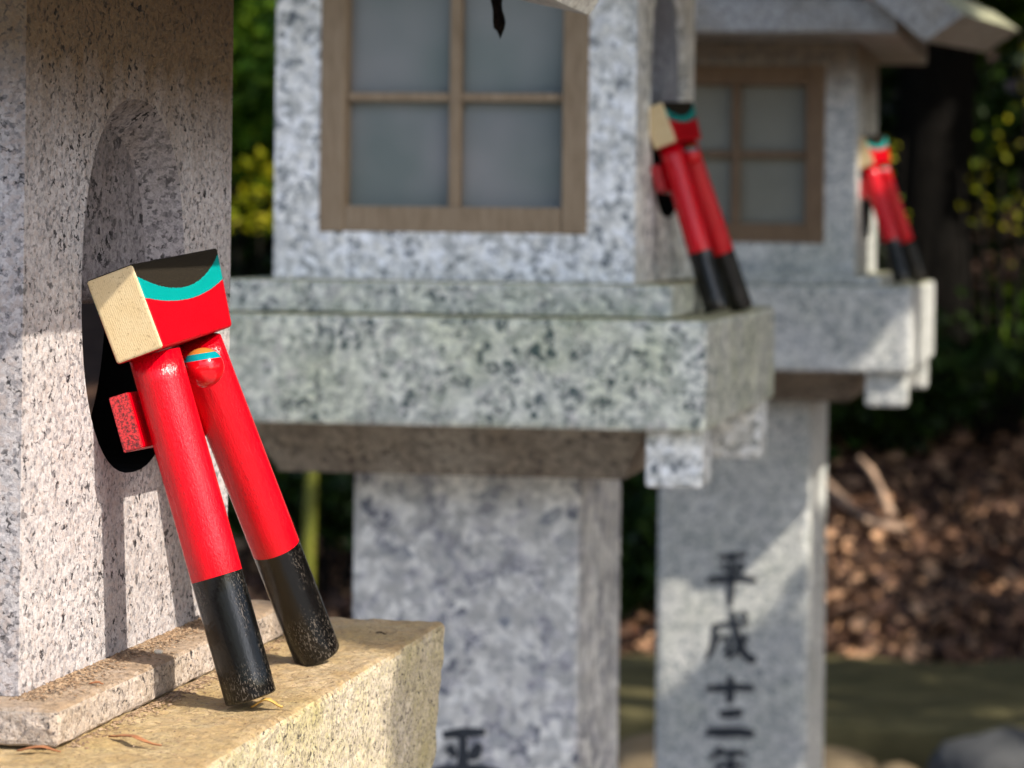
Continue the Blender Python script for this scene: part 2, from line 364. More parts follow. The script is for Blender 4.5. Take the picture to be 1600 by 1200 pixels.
def firebox(parent, x0, x1, y0, y1, z0, z1, win, oval, split, mats, rd=.017, scoop_k=.0):
    """win = (x0,x1,z0,z1) front and back opening; oval = list of (y,z); above split the oval is only a shallow recess"""
    bm = bmesh.new(); t = .045
    ir = (x0 + t, x1 - t, z0 + .01, z1 - .01); iy = (y0 + t, y1 - t, z0 + .01, z1 - .01)
    wh = radial_fix(rect_hole(*win), (x0, x1, z0, z1))
    ring_wall(bm, lambda a, z, d: Vector((a, y0 + d, z)), (x0, x1, z0, z1), wh, ir, t)
    ring_wall(bm, lambda a, z, d: Vector((a, y1 - d, z)), (x0, x1, z0, z1), wh, ir, t)
    oh = radial_fix(oval, (y0, y1, z0, z1)); oc = sum(h[0] for h in oval) / len(oval)
    sc_ = lambda h: 1 if h[1] <= split + 1e-6 else 1 - scoop_k * min(1, (h[1] - split) / .012)
    scoop = lambda h: (oc + (h[0] - oc) * (1 - (1 - sc_(h)) * .8), split + (h[1] - split) * sc_(h)) if h[1] > split else h
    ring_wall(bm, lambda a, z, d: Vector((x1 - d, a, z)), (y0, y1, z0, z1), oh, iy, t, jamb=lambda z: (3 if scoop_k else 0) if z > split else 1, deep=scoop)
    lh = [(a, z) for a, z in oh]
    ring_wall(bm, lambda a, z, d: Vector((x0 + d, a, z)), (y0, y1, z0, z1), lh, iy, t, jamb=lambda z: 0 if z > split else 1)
    for z, X0, X1, Y0, Y1 in ((z0, x0, x1, y0, y1), (z1, x0, x1, y0, y1)):
        bm.faces.new([bm.verts.new((X, Y, z)) for X, Y in ((X0, Y0), (X1, Y0), (X1, Y1), (X0, Y1))])
    bmesh.ops.remove_doubles(bm, verts=bm.verts, dist=1e-5)
    es = []
    for e in bm.edges:
        a, b = e.verts[0].co, e.verts[1].co
        if all(min(abs(p.x - x0), abs(p.x - x1)) < 1e-4 and min(abs(p.y - y0), abs(p.y - y1)) < 1e-4 for p in (a, b)): es.append(e)
    bmesh.ops.bevel(bm, geom=es, offset=.004, segments=2, profile=.5, affect='EDGES')
    o = obj('firebox', bm, mats, parent)
    # the shallow carved part above: a stone panel filling the oval behind the wall face, on both sides
    up = [h for h in oval if h[1] >= split - 1e-9]
    ys = [h[0] for h in up]; zs = [h[1] for h in up]
    for xa, xb in ((x1 - .036, x1 - rd), (x0 + rd, x0 + .036)):
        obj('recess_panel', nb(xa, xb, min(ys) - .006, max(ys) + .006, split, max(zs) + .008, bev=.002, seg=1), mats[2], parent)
    return o
def window(parent, x0, x1, y, z0, z1, fr, mv, mh, mats):
    """timber frame standing 2 mm proud of the stone front at y"""
    bm = bmesh.new(); d0, d1 = y - .002, y + .025
    box(bm, x0, x0 + fr, d0, d1, z0, z1, .0015, 1); box(bm, x1 - fr, x1, d0, d1, z0, z1, .0015, 1)
    box(bm, x0 + fr, x1 - fr, d0 + .001, d1, z0, z0 + fr, .0015, 1); box(bm, x0 + fr, x1 - fr, d0 + .001, d1, z1 - fr, z1, .0015, 1)
    f = obj('window_frame', bm, mats[0], parent)
    xm, zm = (x0 + x1) / 2, (z0 + z1) / 2 + .0
    obj('muntin', nb(xm - mv / 2, xm + mv / 2, y + .004, y + .018, z0 + fr, z1 - fr, bev=.001, seg=1), mats[0], f)
    bm = bmesh.new(); box(bm, x0 + fr, xm - mv / 2, y + .006, y + .017, zm - mh / 2, zm + mh / 2, .001, 1); box(bm, xm + mv / 2, x1 - fr, y + .006, y + .017, zm - mh / 2, zm + mh / 2, .001, 1)
    obj('muntin', bm, mats[0], f)
    obj('window_pane', nb(x0 + fr - .003, x1 - fr + .003, y + .0185, y + .0215, z0 + fr - .003, z1 - fr + .003, bev=0), mats[1], f)
    return f

# ------------------------------------------------------------------ brush-written characters (strokes: points with half widths, unit box 0..1)
CH = {
 'hei': [[(.22, .93, .03), (.5, .96, .05), (.80, .985, .03)], [(.30, .80, .05), (.37, .70, .035), (.36, .66, .01)], [(.72, .84, .03), (.66, .72, .06), (.58, .66, .02)],
         [(.02, .46, .04), (.3, .50, .055), (.7, .53, .05), (.99, .50, .035)], [(.5, .97, .03), (.5, .6, .05), (.49, .2, .05), (.48, -.05, .02)]],
 'sei': [[(.16, .70, .03), (.5, .74, .045), (.86, .76, .03)], [(.18, .70, .045), (.17, .35, .05), (.04, .02, .02)], [(.22, .45, .03), (.45, .47, .035), (.44, .22, .04), (.34, .16, .02)],
         [(.52, .99, .04), (.60, .6, .05), (.72, .25, .06), (.93, .04, .05), (.97, .16, .015)], [(.82, .55, .04), (.66, .28, .045), (.42, .06, .02)], [(.70, .97, .045), (.82, .88, .03)]],
 'ju': [[(.02, .52, .035), (.3, .55, .06), (.7, .60, .055), (.98, .57, .05)], [(.50, 1., .04), (.51, .6, .06), (.49, .2, .055), (.47, 0., .02)]],
 'ni': [[(.28, .78, .04), (.5, .80, .07), (.76, .85, .05)], [(.04, .18, .05), (.35, .19, .075), (.7, .22, .07), (.98, .17, .06)]],
 'nen': [[(.34, .99, .04), (.26, .86, .05), (.10, .72, .02)], [(.26, .85, .035), (.55, .87, .05), (.84, .88, .035)], [(.28, .62, .04), (.55, .64, .045), (.78, .65, .03)],
         [(.27, .62, .04), (.27, .48, .04), (.27, .38, .04)], [(.01, .34, .04), (.5, .38, .06), (.99, .36, .04)], [(.53, .86, .03), (.53, .5, .05), (.52, .1, .05), (.52, -.05, .02)]],
 'gatsu': [[(.25, .95, .04), (.24, .5, .05), (.08, .02, .02)], [(.25, .94, .035), (.55, .95, .04), (.80, .95, .05), (.80, .5, .05), (.79, .06, .05), (.68, .10, .02)],
           [(.27, .68, .03), (.77, .70, .035)], [(.26, .42, .03), (.77, .44, .035)]],
}
def brush(parent, ch, x0, x1, zb, zt, y):
    bm = bmesh.new()
    for si, st in enumerate(CH[ch]):
        P = [Vector((x0 + (x1 - x0) * a, 0, zb + (zt - zb) * b)) for a, b, _ in st]; W = [wd * (x1 - x0) * 1.45 for *_, wd in st]
        Q, R = [], []                                 # smooth the stroke
        for i in range(len(P) - 1):
            p0, p1, p2, p3 = P[max(i - 1, 0)], P[i], P[i + 1], P[min(i + 2, len(P) - 1)]
            for k in range(6):
                t = k / 6; Q.append(.5 * ((2 * p1) + (p2 - p0) * t + (2 * p0 - 5 * p1 + 4 * p2 - p3) * t * t + (3 * p1 - p0 - 3 * p2 + p3) * t ** 3)); R.append(W[i] * (1 - t) + W[i + 1] * t)
        Q.append(P[-1]); R.append(W[-1]); yy = y - .0008 - .0003 * si
        a = []; b = []
        for i, q in enumerate(Q):
            d = (Q[min(i + 1, len(Q) - 1)] - Q[max(i - 1, 0)]).normalized(); nrm = Vector((-d.z, 0, d.x))
            a.append(q + nrm * R[i]); b.append(q - nrm * R[i])
        pts = a + b[::-1]
        vs0 = [bm.verts.new((p.x, yy, p.z)) for p in pts]; vs1 = [bm.verts.new((p.x, y - .0001, p.z)) for p in pts]; n = len(Q)
        for i in range(n - 1):
            j, k = 2 * n - 1 - i, 2 * n - 2 - i
            bm.faces.new((vs0[i], vs0[i + 1], vs0[k], vs0[j]))
        for i in range(2 * n): bm.faces.new((vs0[i], vs0[(i + 1) % (2 * n)], vs1[(i + 1) % (2 * n)], vs1[i]))
    return obj('inscription_character', bm, 'ink', parent)

def gable_roof(parent, cx, y0, y1, tipx, tipz, rise, thick, ridge_extra, mat, tip_dx, tip_dz, base, flare=(0, 0)):
    """stone gable: two thick slopes that flare at the eaves, over a flat tie slab"""
    half = tipx - cx; bm = bmesh.new()
    up = lambda s: tipz + rise * s + ridge_extra * s * s
    n = 8; low = []; top = []
    for i in range(n + 1):
        s = i / n; x = half * (1 - s); low.append((x, up(s)))
        top.append((x + tip_dx * (1 - s) ** 1.0, up(s) + tip_dz + thick * s * .3))
    pts = [(cx + x, z) for x, z in low] + [(cx - x, z) for x, z in low[::-1][1:]] + [(cx - x, z) for x, z in top] + [(cx + x, z) for x, z in top[::-1][1:]]
    # two mirrored slopes as strips so the concave outline stays clean
    for sg in (1, -1):
        for i in range(n):
            q = [(cx + sg * low[i][0], low[i][1]), (cx + sg * low[i + 1][0], low[i + 1][1]), (cx + sg * top[i + 1][0], top[i + 1][1]), (cx + sg * top[i][0], top[i][1])]
            prism(bm, q, 'y', y0, y1)
    bmesh.ops.remove_doubles(bm, verts=bm.verts, dist=1e-5)
    # remove the inner walls between strips
    inner = [f for f in bm.faces if all(len(e.link_faces) > 2 or e.calc_length() > (y1 - y0) * .9 for e in f.edges) and abs(f.normal.y) < .1 and len([e for e in f.edges if len(e.link_faces) > 2]) >= 2]
    bmesh.ops.delete(bm, geom=list(set(inner)), context='FACES_ONLY')
    for v in bm.verts:            # the eaves flare out and up towards the back
        if v.co.y > (y0 + y1) / 2:
            e_ = min(1, abs(v.co.x - cx) / half); v.co.x += math.copysign(flare[0] * e_ ** 2, v.co.x - cx); v.co.z += flare[1] * e_ ** 2
    # ridge cap
    box(bm, cx - .03, cx + .03, y0 - .012, y1 + .012, top[-1][1] - .004, top[-1][1] + .035, .004, 2)
    r = obj('roof', bm, mat, parent)
    bx0, bx1, by0, by1, bz0, bz1 = base
    obj('tie_slab', nb(bx0, bx1, by0, by1, bz0, bz1, bev=.004), mat, parent)
    # stone filling of the gable ends above the tie slab
    bm = bmesh.new(); xs = half * .62
    s0 = 1 - xs / half
    prism(bm, [(cx - xs, bz1 + .002), (cx + xs, bz1 + .002), (cx + xs * .9, max(bz1 + .004, up(s0 + .05) - .004)), (cx, up(1) - .004), (cx - xs * .9, max(bz1 + .004, up(s0 + .05) - .004))], 'y', y0 + .03, y1 - .03)
    obj('gable_end', bm, mat, parent)
    return r
def inv_pyramid(x0, x1, y0, y1, z0, z1, bx, by):
    """shelf support: wide at the top, narrowing to the post, with a low vertical lip"""
    bm = bmesh.new(); cx, cy = (x0 + x1) / 2, (y0 + y1) / 2
    R = []
    for (hx, hy, z) in (((x1 - x0) / 2, (y1 - y0) / 2, z1), ((x1 - x0) / 2 * .96, (y1 - y0) / 2 * .96, z1 - (z1 - z0) * .12), (bx + (((x1 - x0) / 2) - bx) * .32, by + (((y1 - y0) / 2) - by) * .32, z0 + (z1 - z0) * .42), (bx, by, z0)):
        R.append([bm.verts.new((cx + sx * hx, cy + sy * hy, z)) for sx, sy in ((-1, -1), (1, -1), (1, 1), (-1, 1))])
    for a, b in zip(R, R[1:]):
        for i in range(4): bm.faces.new((a[i], a[(i + 1) % 4], b[(i + 1) % 4], b[i]))
    bm.faces.new(R[0]); bm.faces.new(R[-1])
    return bm
GL = 'stone lanterns in a row'
def oval_pts(cy, cz, ry, rz, power=2.2, n=56):
    pts = []
    for i in range(n):
        a = 2 * math.pi * i / n; c_, s_ = math.cos(a), math.sin(a)
        pts.append((cy + ry * math.copysign(abs(c_) ** (2 / power), c_), cz + rz * math.copysign(abs(s_) ** (2 / power), s_)))
    return pts

def cut_oval(pts, split):
    """makes sure two outline points lie exactly at the split height"""
    out = []
    for i, p in enumerate(pts):
        q = pts[(i + 1) % len(pts)]; out.append(p)
        if (p[1] - split) * (q[1] - split) < 0:
            t_ = (split - p[1]) / (q[1] - p[1]); out.append((p[0] + (q[0] - p[0]) * t_, split))
    return out
# ---------------- lantern nearest the camera
t1 = thing('stone_lantern', 'sharp pale speckled stone lantern cut off at the left edge, beside the largest red figure', 'stone lantern', (-.627, 1.173, -1.35), GL)
WX = -.494
sp = -.041
firebox(t1, -.760, WX, 1.04, 1.306, -.221, .165, (-.722, -.532, -.17, .12), cut_oval(oval_pts(1.170, -.0315, .066, .0975, 2.3), sp), sp, ['granite_a', 'near_black', 'granite_recess', 'granite_jamb'], .019, .34)
window(t1, -.722, -.532, 1.04, -.17, .12, .02, .009, .008, ['wood', 'pane'])
bm = nb(-.790, -.464, 1.016, 1.336, -.2395, -.2212, bev=.0036, seg=3, cuts=.005); roughen(bm, .0011, 110)
obj('plinth', bm, 'granite_step', t1)
bm = nb(-.867, -.387, .935, 1.395, -.330, -.240, bev=.0055, seg=4, taper=.005, cuts=.006); roughen(bm, .0014, 90)
obj('platform', bm, 'granite_ledge', t1)
obj('corbel', inv_pyramid(-.84, -.414, .96, 1.37, -.385, -.3305, .18, .17), 'granite_shade_dirt', t1)
for sx in (-1, 1):
    for sy in (-1, 1):
        cx, cy = -.627 + sx * .215, 1.165 + sy * .205
        obj('foot', nb(cx - .025, cx + .025, cy - .022, cy + .022, -.385, -.3306), 'granite_b', t1)
obj('post', nb(-.722, -.532, 1.07, 1.26, -1.20, -.3855, bev=.004), 'granite_post', t1)
obj('base', nb(-.81, -.44, .98, 1.35, -1.40, -1.2005, bev=.008), 'granite_shelf', t1)
# roof: underside rises from the eave tip
gable_roof(t1, -.627, .90, 1.46, -.3168, .1372, .055, .02, .085, 'granite_roof', .014, .022, (-.775, -.479, 1.02, 1.33, .1655, .186))

# ---------------- second lantern
t2 = thing('stone_lantern', 'blurred middle stone lantern whose white-speckled front holds a large four-pane window', 'stone lantern', (-.648, 2.515, -1.35), GL)
sp2 = .137
firebox(t2, -.839, -.458, 2.34, 2.69, -.053, .335, (-.790, -.508, -.0035, .276), cut_oval(oval_pts(2.525, .150, .105, .135, 2.4), sp2), sp2, ['granite_b', 'near_black', 'granite_recess_b'], .008)
window(t2, -.7905, -.5075, 2.34, -.004, .2765, .027, .0115, .009, ['wood', 'pane'])
obj('plinth', nb(-.884, -.409, 2.29, 2.74, -.0862, -.0535, bev=.004), 'granite_shelf', t2)
obj('platform', nb(-.928, -.3684, 2.255, 2.755, -.196, -.087, bev=.005), 'granite_shelf', t2)
obj('corbel', inv_pyramid(-.866, -.430, 2.30, 2.72, -.2530, -.1965, .182, .17), 'granite_shade_dirt', t2)
for X0, X1 in ((-.432, -.374), (-.922, -.864)):
    for Y0, Y1 in ((2.272, 2.33), (2.68, 2.74)):
        obj('foot', nb(X0, X1, Y0, Y1, -.253 if Y0 < 2.5 else -.262, -.1965, bev=.005), 'granite_b', t2)
p2 = obj('post', nb(-.7705, -.525, 2.40, 2.625, -1.22, -.2535, bev=.006), 'granite_post', t2)
for ch, zt, zb in (('hei', -.527, -.615), ('sei', -.628, -.70), ('ju', -.72, -.785), ('ni', -.80, -.85), ('nen', -.865, -.945)):
    brush(p2, ch, -.687, -.607, zb, zt, 2.40)
obj('base', nb(-.87, -.43, 2.30, 2.74, -1.40, -1.2205, bev=.01), 'granite_shelf', t2)
gable_roof(t2, -.648, 2.17, 2.86, -.342, .287, .25, .02, .05, 'granite_roof', .058, .04, (-.872, -.424, 2.20, 2.82, .3355, .375), (.06, .04))

# ---------------- third lantern
t3 = thing('stone_lantern', 'farthest stone lantern, smooth blue-grey, small brown window, patches of sun on its right', 'stone lantern', (-.55, 3.80, -1.35), GL)
sp3 = .12
firebox(t3, -.741, -.360, 3.62, 3.99, -.0646, .300, (-.692, -.409, -.0155, .262), cut_oval(oval_pts(3.81, .125, .105, .135, 2.4), sp3), sp3, ['granite_c', 'near_black', 'granite_c'], .012)
window(t3, -.6925, -.4085, 3.62, -.016, .2625, .031, .0125, .011, ['wood_dark', 'pane_dim'])
obj('plinth', nb(-.784, -.315, 3.56, 4.04, -.0785, -.0650, bev=.004), 'granite_c', t3)
obj('platform', nb(-.832, -.264, 3.53, 4.07, -.2105, -.079, bev=.006), 'granite_c', t3)
obj('corbel', inv_pyramid(-.766, -.334, 3.58, 4.02, -.262, -.211, .182, .17), 'granite_shade_dirt', t3)
for X0, X1 in ((-.335, -.272), (-.824, -.762)):
    for Y0, Y1 in ((3.545, 3.61), (3.98, 4.05)):
        obj('foot', nb(X0, X1, Y0, Y1, -.263, -.211, bev=.006), 'granite_c', t3)
p3 = obj('post', nb(-.6785, -.433, 3.68, 3.93, -1.22, -.2625, bev=.01, seg=2), 'granite_c', t3)
for ch, zt, zb in (('hei', -.512, -.592), ('sei', -.602, -.684), ('ju', -.705, -.752), ('ni', -.756, -.806), ('nen', -.818, -.90), ('gatsu', -.92, -.99)):
    brush(p3, ch, -.598, -.516, zb, zt, 3.68)
obj('base', nb(-.775, -.335, 3.58, 4.02, -1.40, -1.2205, bev=.01), 'granite_shelf', t3)
gable_roof(t3, -.55, 3.44, 4.16, -.243, .285, .25, .02, .05, 'granite_roof', .058, .04, (-.79, -.286, 3.47, 4.13, .3005, .352), (.06, .04))

# ------------------------------------------------------------------ the red wooden figures
def rod(w_):
    w_ = Vector(w_); return Matrix.Rotation(w_.length, 3, w_.normalized())
def make_figure(label):
    root = thing('wooden_figure', label, 'wooden figure', (-.4229, 1.118, -.240), 'red wooden figures leaning on the lanterns')
    R3 = rod((.069, -.3587, .0037)); hc = Vector((-.4722, 1.1571, -.0405)); frame = Matrix.Translation(hc) @ R3.to_4x4()
    bm = bmesh.new(); bmesh.ops.create_cube(bm, size=1)
    for v in bm.verts:
        far = v.co.y > 0; z = v.co.z * HH * (.979 if far else 1)
        v.co = Vector((v.co.x * HT, v.co.y * HL + ((.0099 if v.co.z > 0 else -.0099) if far else 0), z))
    bmesh.ops.bevel(bm, geom=bm.edges[:], offset=.0018, segments=4, profile=.5, affect='EDGES')
    bm.normal_update()
    for f in bm.faces: f.material_index = 1 if abs(f.normal.y) > .8 else 0
    bm.transform(frame)
    obj('head', bm, ['face', 'cream'], root, frame=frame)
    # legs: lacquered poles, red above and black below
    for (tx, fx, r) in ((( -.4650, 1.1262, -.0650), (-.4115, 1.1235, -.2355), .0128), ((-.4655, 1.1835, -.0620), (-.4195, 1.2480, -.2360), .0130)):
        A, B = Vector(tx), Vector(fx); ln = (B - A).length; k = .645 * ln
        bm = bmesh.new()
        prof = [(0, r)] + [(k * i / 8, r) for i in range(1, 9)] + [(k + .0002, r * .996)] + [(k + (ln - k) * i / 6, r * .996) for i in range(1, 6)] + [(ln - .0012, r * .996), (ln - .0003, r * .96), (ln, r * .90)]
        mats = [0] * 8 + [1] * (len(prof) - 9)
        lathe(bm, A, B, prof, 64, mats)
        z = (A - B).normalized(); x = Vector((0, 1, 0)).cross(z).normalized(); fr = Matrix((( *x, ), (*z.cross(x),), (*z,))).transposed().to_4x4(); fr.translation = A
        obj('leg', bm, ['red', 'black'], root, frame=fr)
    # bead nose under the head, between the legs
    fb = Matrix.Translation((-.4505, 1.1545, -.0728)) @ Matrix.Rotation(math.radians(-10), 4, 'Y')
    bm = bmesh.new(); bmesh.ops.create_uvsphere(bm, u_segments=40, v_segments=24, radius=.0104)
    for f in bm.faces: f.smooth = True
    bm.transform(fb); nose = obj('nose_bead', bm, 'bead', root, frame=fb)
    # crossbar behind the legs
    q, p, a = R3 @ Vector((1, 0, 0)), R3 @ Vector((0, 1, 0)), R3 @ Vector((0, 0, 1))
    legd = (Vector((-.4650, 1.1262, -.0650)) - Vector((-.4115, 1.1235, -.2355))).normalized()
    fc = Matrix.Identity(4)
    z = legd; x = Vector((0, 1, 0)).cross(z).normalized(); yv = z.cross(x)
    fc = Matrix((x, yv, z)).transposed().to_4x4(); fc.translation = Vector((-.4745, 1.158, -.0990))
    bm = bmesh.new(); bmesh.ops.create_cube(bm, size=1)
    for v in bm.verts: v.co = Vector((v.co.x * .0105, v.co.y * .088 , v.co.z * .0285))
    bmesh.ops.bevel(bm, geom=bm.edges[:], offset=.0005, segments=2, affect='EDGES'); bm.normal_update()
    for f in bm.faces: f.material_index = 1 if abs(f.normal.y) > .8 else 0
    bm.transform(fc); obj('crossbar', bm, ['red', 'red_rough'], root, frame=fc)
    return root
def copy_tree(o, parent=None):
    c = o.copy(); C.objects.link(c)
    if parent: c.parent = parent
    for ch in [x for x in bpy.data.objects if x.parent == o]: copy_tree(ch, c)
    return c
f1 = make_figure('largest red figure, in sharp focus, leaning on the near lantern, block head with teal arc')
f2 = copy_tree(f1); f2['label'] = 'mid-sized blurred red figure leaning on the middle lantern, left of the small brown window'
f2.scale = (1.01,) * 3; f2.location = (-.398, 2.42, H - .087); f2.rotation_euler = (0, 0, math.radians(-7))
f3 = copy_tree(f1); f3['label'] = 'smallest, most blurred red figure, sunlit on top, leaning on the farthest lantern'
f3.scale = (1.06,) * 3; f3.location = (-.303, 3.68, H - .079); f3.rotation_euler = (0, 0, math.radians(-11))

# ------------------------------------------------------------------ scraps on the near ledge
def leaf_scrap(name, label, loc, ln, wd, rz, mat, curl=.25, lift=.0, cat='fallen leaf'):
    bm = bmesh.new(); n = 16; rows = []
    for i in range(n + 1):
        s = i / n; wv_ = wd * (math.sin(math.pi * min(1, s * 1.02)) ** .8 * (1 - .4 * s) * (1 + .55 * mn.noise(Vector((s * 9, loc[0] * 99, 0))))) + .00015
        z = math.sin(math.pi * s) ** 2 * curl * ln + .0003 + .0006 * abs(mn.noise(Vector((s * 6, 3, loc[1] * 50)))); yb = .10 * ln * math.sin(4 * s + loc[0] * 40)
        rows.append([Vector(((s - .5) * ln, yb + wv_ * k, z + abs(k) ** 1.5 * wd * .35)) for k in (-1, -.5, 0, .5, 1)])
    vs = [[bm.verts.new(p) for p in r] for r in rows]
    for a, b in zip(vs, vs[1:]):
        for k in range(4): bm.faces.new((a[k], a[k + 1], b[k + 1], b[k])).smooth = True
    bmesh.ops.rotate(bm, verts=bm.verts, matrix=Matrix.Rotation(rz, 3, 'Z')); bmesh.ops.translate(bm, verts=bm.verts, vec=loc)
    bmesh.ops.solidify(bm, geom=bm.faces[:], thickness=.0002)
    o = obj(name, bm, mat); 
    # keep its origin at its base
    me = o.data; off = Vector((loc[0], loc[1], loc[2] + H)); me.transform(Matrix.Translation(-off)); o.location = off
    return tag(o, label, cat)
leaf_scrap('fallen_leaf', 'curled yellow-brown leaf on the near ledge beside the front leg of the largest red figure', (-.402, 1.119, -.2392), .016, .0030, math.radians(8), 'leaf_dry', .24)
leaf_scrap('fallen_leaf', 'long twisted rust-brown leaf at the bottom edge of the near ledge', (-.435, 1.035, -.2392), .034, .0022, math.radians(-14), 'leaf_rust', .06)
leaf_scrap('fallen_leaf', 'small frayed rust-brown leaf near the bottom left corner of the ledge', (-.4685, 1.008, -.2392), .020, .0022, math.radians(10), 'leaf_rust', .06)
leaf_scrap('fallen_leaf', 'small flat tan leaf lying on the raised stone step at the lantern wall', (-.4695, 1.071, -.2208), .007, .0018, math.radians(15), 'leaf_rust', .08)
leaf_scrap('fallen_leaf', 'tiny dark leaf on the shaded far corner of the near ledge', (-.4105, 1.335, -.2392), .008, .0012, math.radians(-20), 'char', .10)
bm = bmesh.new(); bmesh.ops.create_icosphere(bm, subdivisions=3, radius=.0019)
for v in bm.verts: v.co = Vector((v.co.x * 1.3, v.co.y, v.co.z * .7)) * (1 + .2 * mn.noise(v.co * 700)) + Vector((-.4735, 1.1565, -.2200))
tag(obj('pebble', bm, 'pebble', smooth=True), 'tiny cream pebble on the raised step between the wall and the largest red figure', 'pebble')
# dirt in the corner of the step and below the wall
def crumbs(n):
    P = []; S = []
    while len(P) < n:
        r = rng.random()
        if r < .42:   # foot of the step riser
            y = rng.uniform(1.02, 1.36); x = -.464 + abs(rng.normal(0, .0055)) ; z = -.2398
            if rng.random() > .25 + .75 * math.exp(-((y - 1.165) / .04) ** 2): continue
        elif r < .9:     # along the wall on the step
            y = rng.uniform(1.03, 1.31); x = WX + abs(rng.normal(0, .009)); z = -.2209
            if x > -.466 or rng.random() > .25 + .75 * max(math.exp(-((y - 1.2) / .05) ** 2), math.exp(-((y - 1.07) / .03) ** 2)): continue
        else:
            y = rng.uniform(.97, 1.36); x = rng.uniform(-.462, -.392); z = -.2398
        P.append((x, y, z)); S.append(rng.uniform(.0003, .0011) * (1 if r < .9 else .6))
    V = []; Fc = []
    for (x, y, z), s in zip(P, S):
        b = len(V); a0 = rng.uniform(0, 6.28); ex = rng.uniform(.6, 1.8)
        for k in range(4):
            a = a0 + k * 1.571; V.append((x + math.cos(a) * s * (ex if k % 2 else 1), y + math.sin(a) * s, z + rng.uniform(0, .4) * s))
        V.append((x, y, z + s * rng.uniform(.5, 1.0)))
        for k in range(4): Fc.append((b + k, b + (k + 1) % 4, b + 4))
    me = bpy.data.meshes.new('dirt'); me.from_pydata(V, [], Fc); o = bpy.data.objects.new('dirt', me); C.objects.link(o); o.location = (0, 0, H); me.materials.append(M['dirt'])
    return o
tag(crumbs(5200), 'brown crumbs of dirt gathered along the step of the near lantern', 'dirt', kind='stuff')
# dark strip hanging from the near roof
bm = bmesh.new(); rows = []
for i in range(13):
    s = i / 12; z = .172 - .048 * s; x = -.3745 + .0012 * math.sin(9 * s) ; wd = .0042 - .0010 * s + .0006 * math.sin(17 * s)
    if i == 12: wd = .0012
    rows.append([bm.verts.new((x + wd * k, 1.452 + .0012 * math.cos(2.2 * k + 6 * s), z - (.003 * k if i == 12 else 0))) for k in (-1, -.3, .4, 1)])
for a, b in zip(rows, rows[1:]):
    for k in range(3): bm.faces.new((a[k], a[k + 1], b[k + 1], b[k]))
bmesh.ops.solidify(bm, geom=bm.faces[:], thickness=.0012)
tag(obj('bark_strip', bm, 'char'), 'short black ragged strip hanging from the eave of the near lantern', 'bark strip')

# ------------------------------------------------------------------ ground and background
def gh(x, y):
    """ground height above 0"""
    z = 0.
    if y > 6.3:
        s = y - 6.3; z = .10 + .17 * s if s < 6 else .10 + 1.02 + (s - 6) * .28
        if s < .5: z *= s / .5
    return z + .03 * mn.noise(Vector((x * .6, y * .6, 0))) + (.05 * mn.noise(Vector((x * 1.7, y * 1.7, 3))) if y > 6.6 else 0)
bm = bmesh.new(); xs = np.concatenate([np.linspace(-60, -9, 12), np.linspace(-8, 6, 57), np.linspace(8, 60, 12)]); ys = np.concatenate([np.linspace(-40, -3, 8), np.linspace(-2, 20, 89), np.linspace(24, 110, 12)])
gv = [[bm.verts.new((x, y, gh(x, y) - H)) for x in xs] for y in ys]
for j in range(len(ys) - 1):
    for i in range(len(xs) - 1): bm.faces.new((gv[j][i], gv[j][i + 1], gv[j + 1][i + 1], gv[j + 1][i])).smooth = True
tag(obj('ground', bm, 'soil'), kind='structure')

def leaves(name, P, size, mat, parent=None, up=None, aspect=.55, loc=None):
    P = np.asarray(P, float); n = len(P); s = np.asarray(size, float) * np.ones(n)
    d = rng.normal(size=(n, 3)); 
    if up is not None: d[:, 2] *= up
    d /= np.linalg.norm(d, axis=1)[:, None]
    r = rng.normal(size=(n, 3)); 
    if up is not None: r[:, 2] *= up
    sd_ = np.cross(d, r); sd_ /= np.linalg.norm(sd_, axis=1)[:, None]
    nn = np.cross(d, sd_)
    l = d * s[:, None] * .5; wv_ = sd_ * (s * .5 * aspect)[:, None]; fold = nn * (s * .1)[:, None]
    V = np.stack([P - l, P + wv_ - l * .1 + fold, P + l, P - wv_ - l * .1 + fold], 1).reshape(-1, 3)
    off = Vector((0, 0, 0)) if parent is None else Vector(parent.location) - Vector((0, 0, H))
    V = V - np.array(off)
    me = bpy.data.meshes.new(name); me.vertices.add(4 * n); me.vertices.foreach_set('co', V.ravel())
    i0 = np.arange(n) * 4; idx = np.stack([i0, i0 + 1, i0 + 2, i0, i0 + 2, i0 + 3], 1).ravel()
    me.loops.add(6 * n); me.loops.foreach_set('vertex_index', idx.astype(np.int32))
    me.polygons.add(2 * n); me.polygons.foreach_set('loop_start', (np.arange(2 * n) * 3).astype(np.int32)); me.polygons.foreach_set('loop_total', np.full(2 * n, 3, np.int32))
    me.update(calc_edges=True); me.validate()
    o = bpy.data.objects.new(name, me); C.objects.link(o); me.materials.append(M[mat])
    if parent is None: o.location = (0, 0, H)
    else: o.parent = parent
    return o

# unseen pale gravel added around the camera to bounce light onto the lanterns
bm = bmesh.new()
gx = np.linspace(-5, 7, 25); gy = np.linspace(-9, 2.0, 23)
gg = [[bm.verts.new((x, y + .12 * math.sin(x * 1.3) * (y > 1.9), gh(x, y) - H + .012)) for x in gx] for y in gy]
for j in range(len(gy) - 1):
    for i in range(len(gx) - 1): bm.faces.new((gg[j][i], gg[j][i + 1], gg[j + 1][i + 1], gg[j + 1][i])).smooth = True
M['gravel'] = simple('pale gravel', (.20, .19, .175), (.36, .35, .325), 60, .9, .8, bd=.01)
tag(obj('bounce_gravel', bm, 'gravel'), kind='structure')
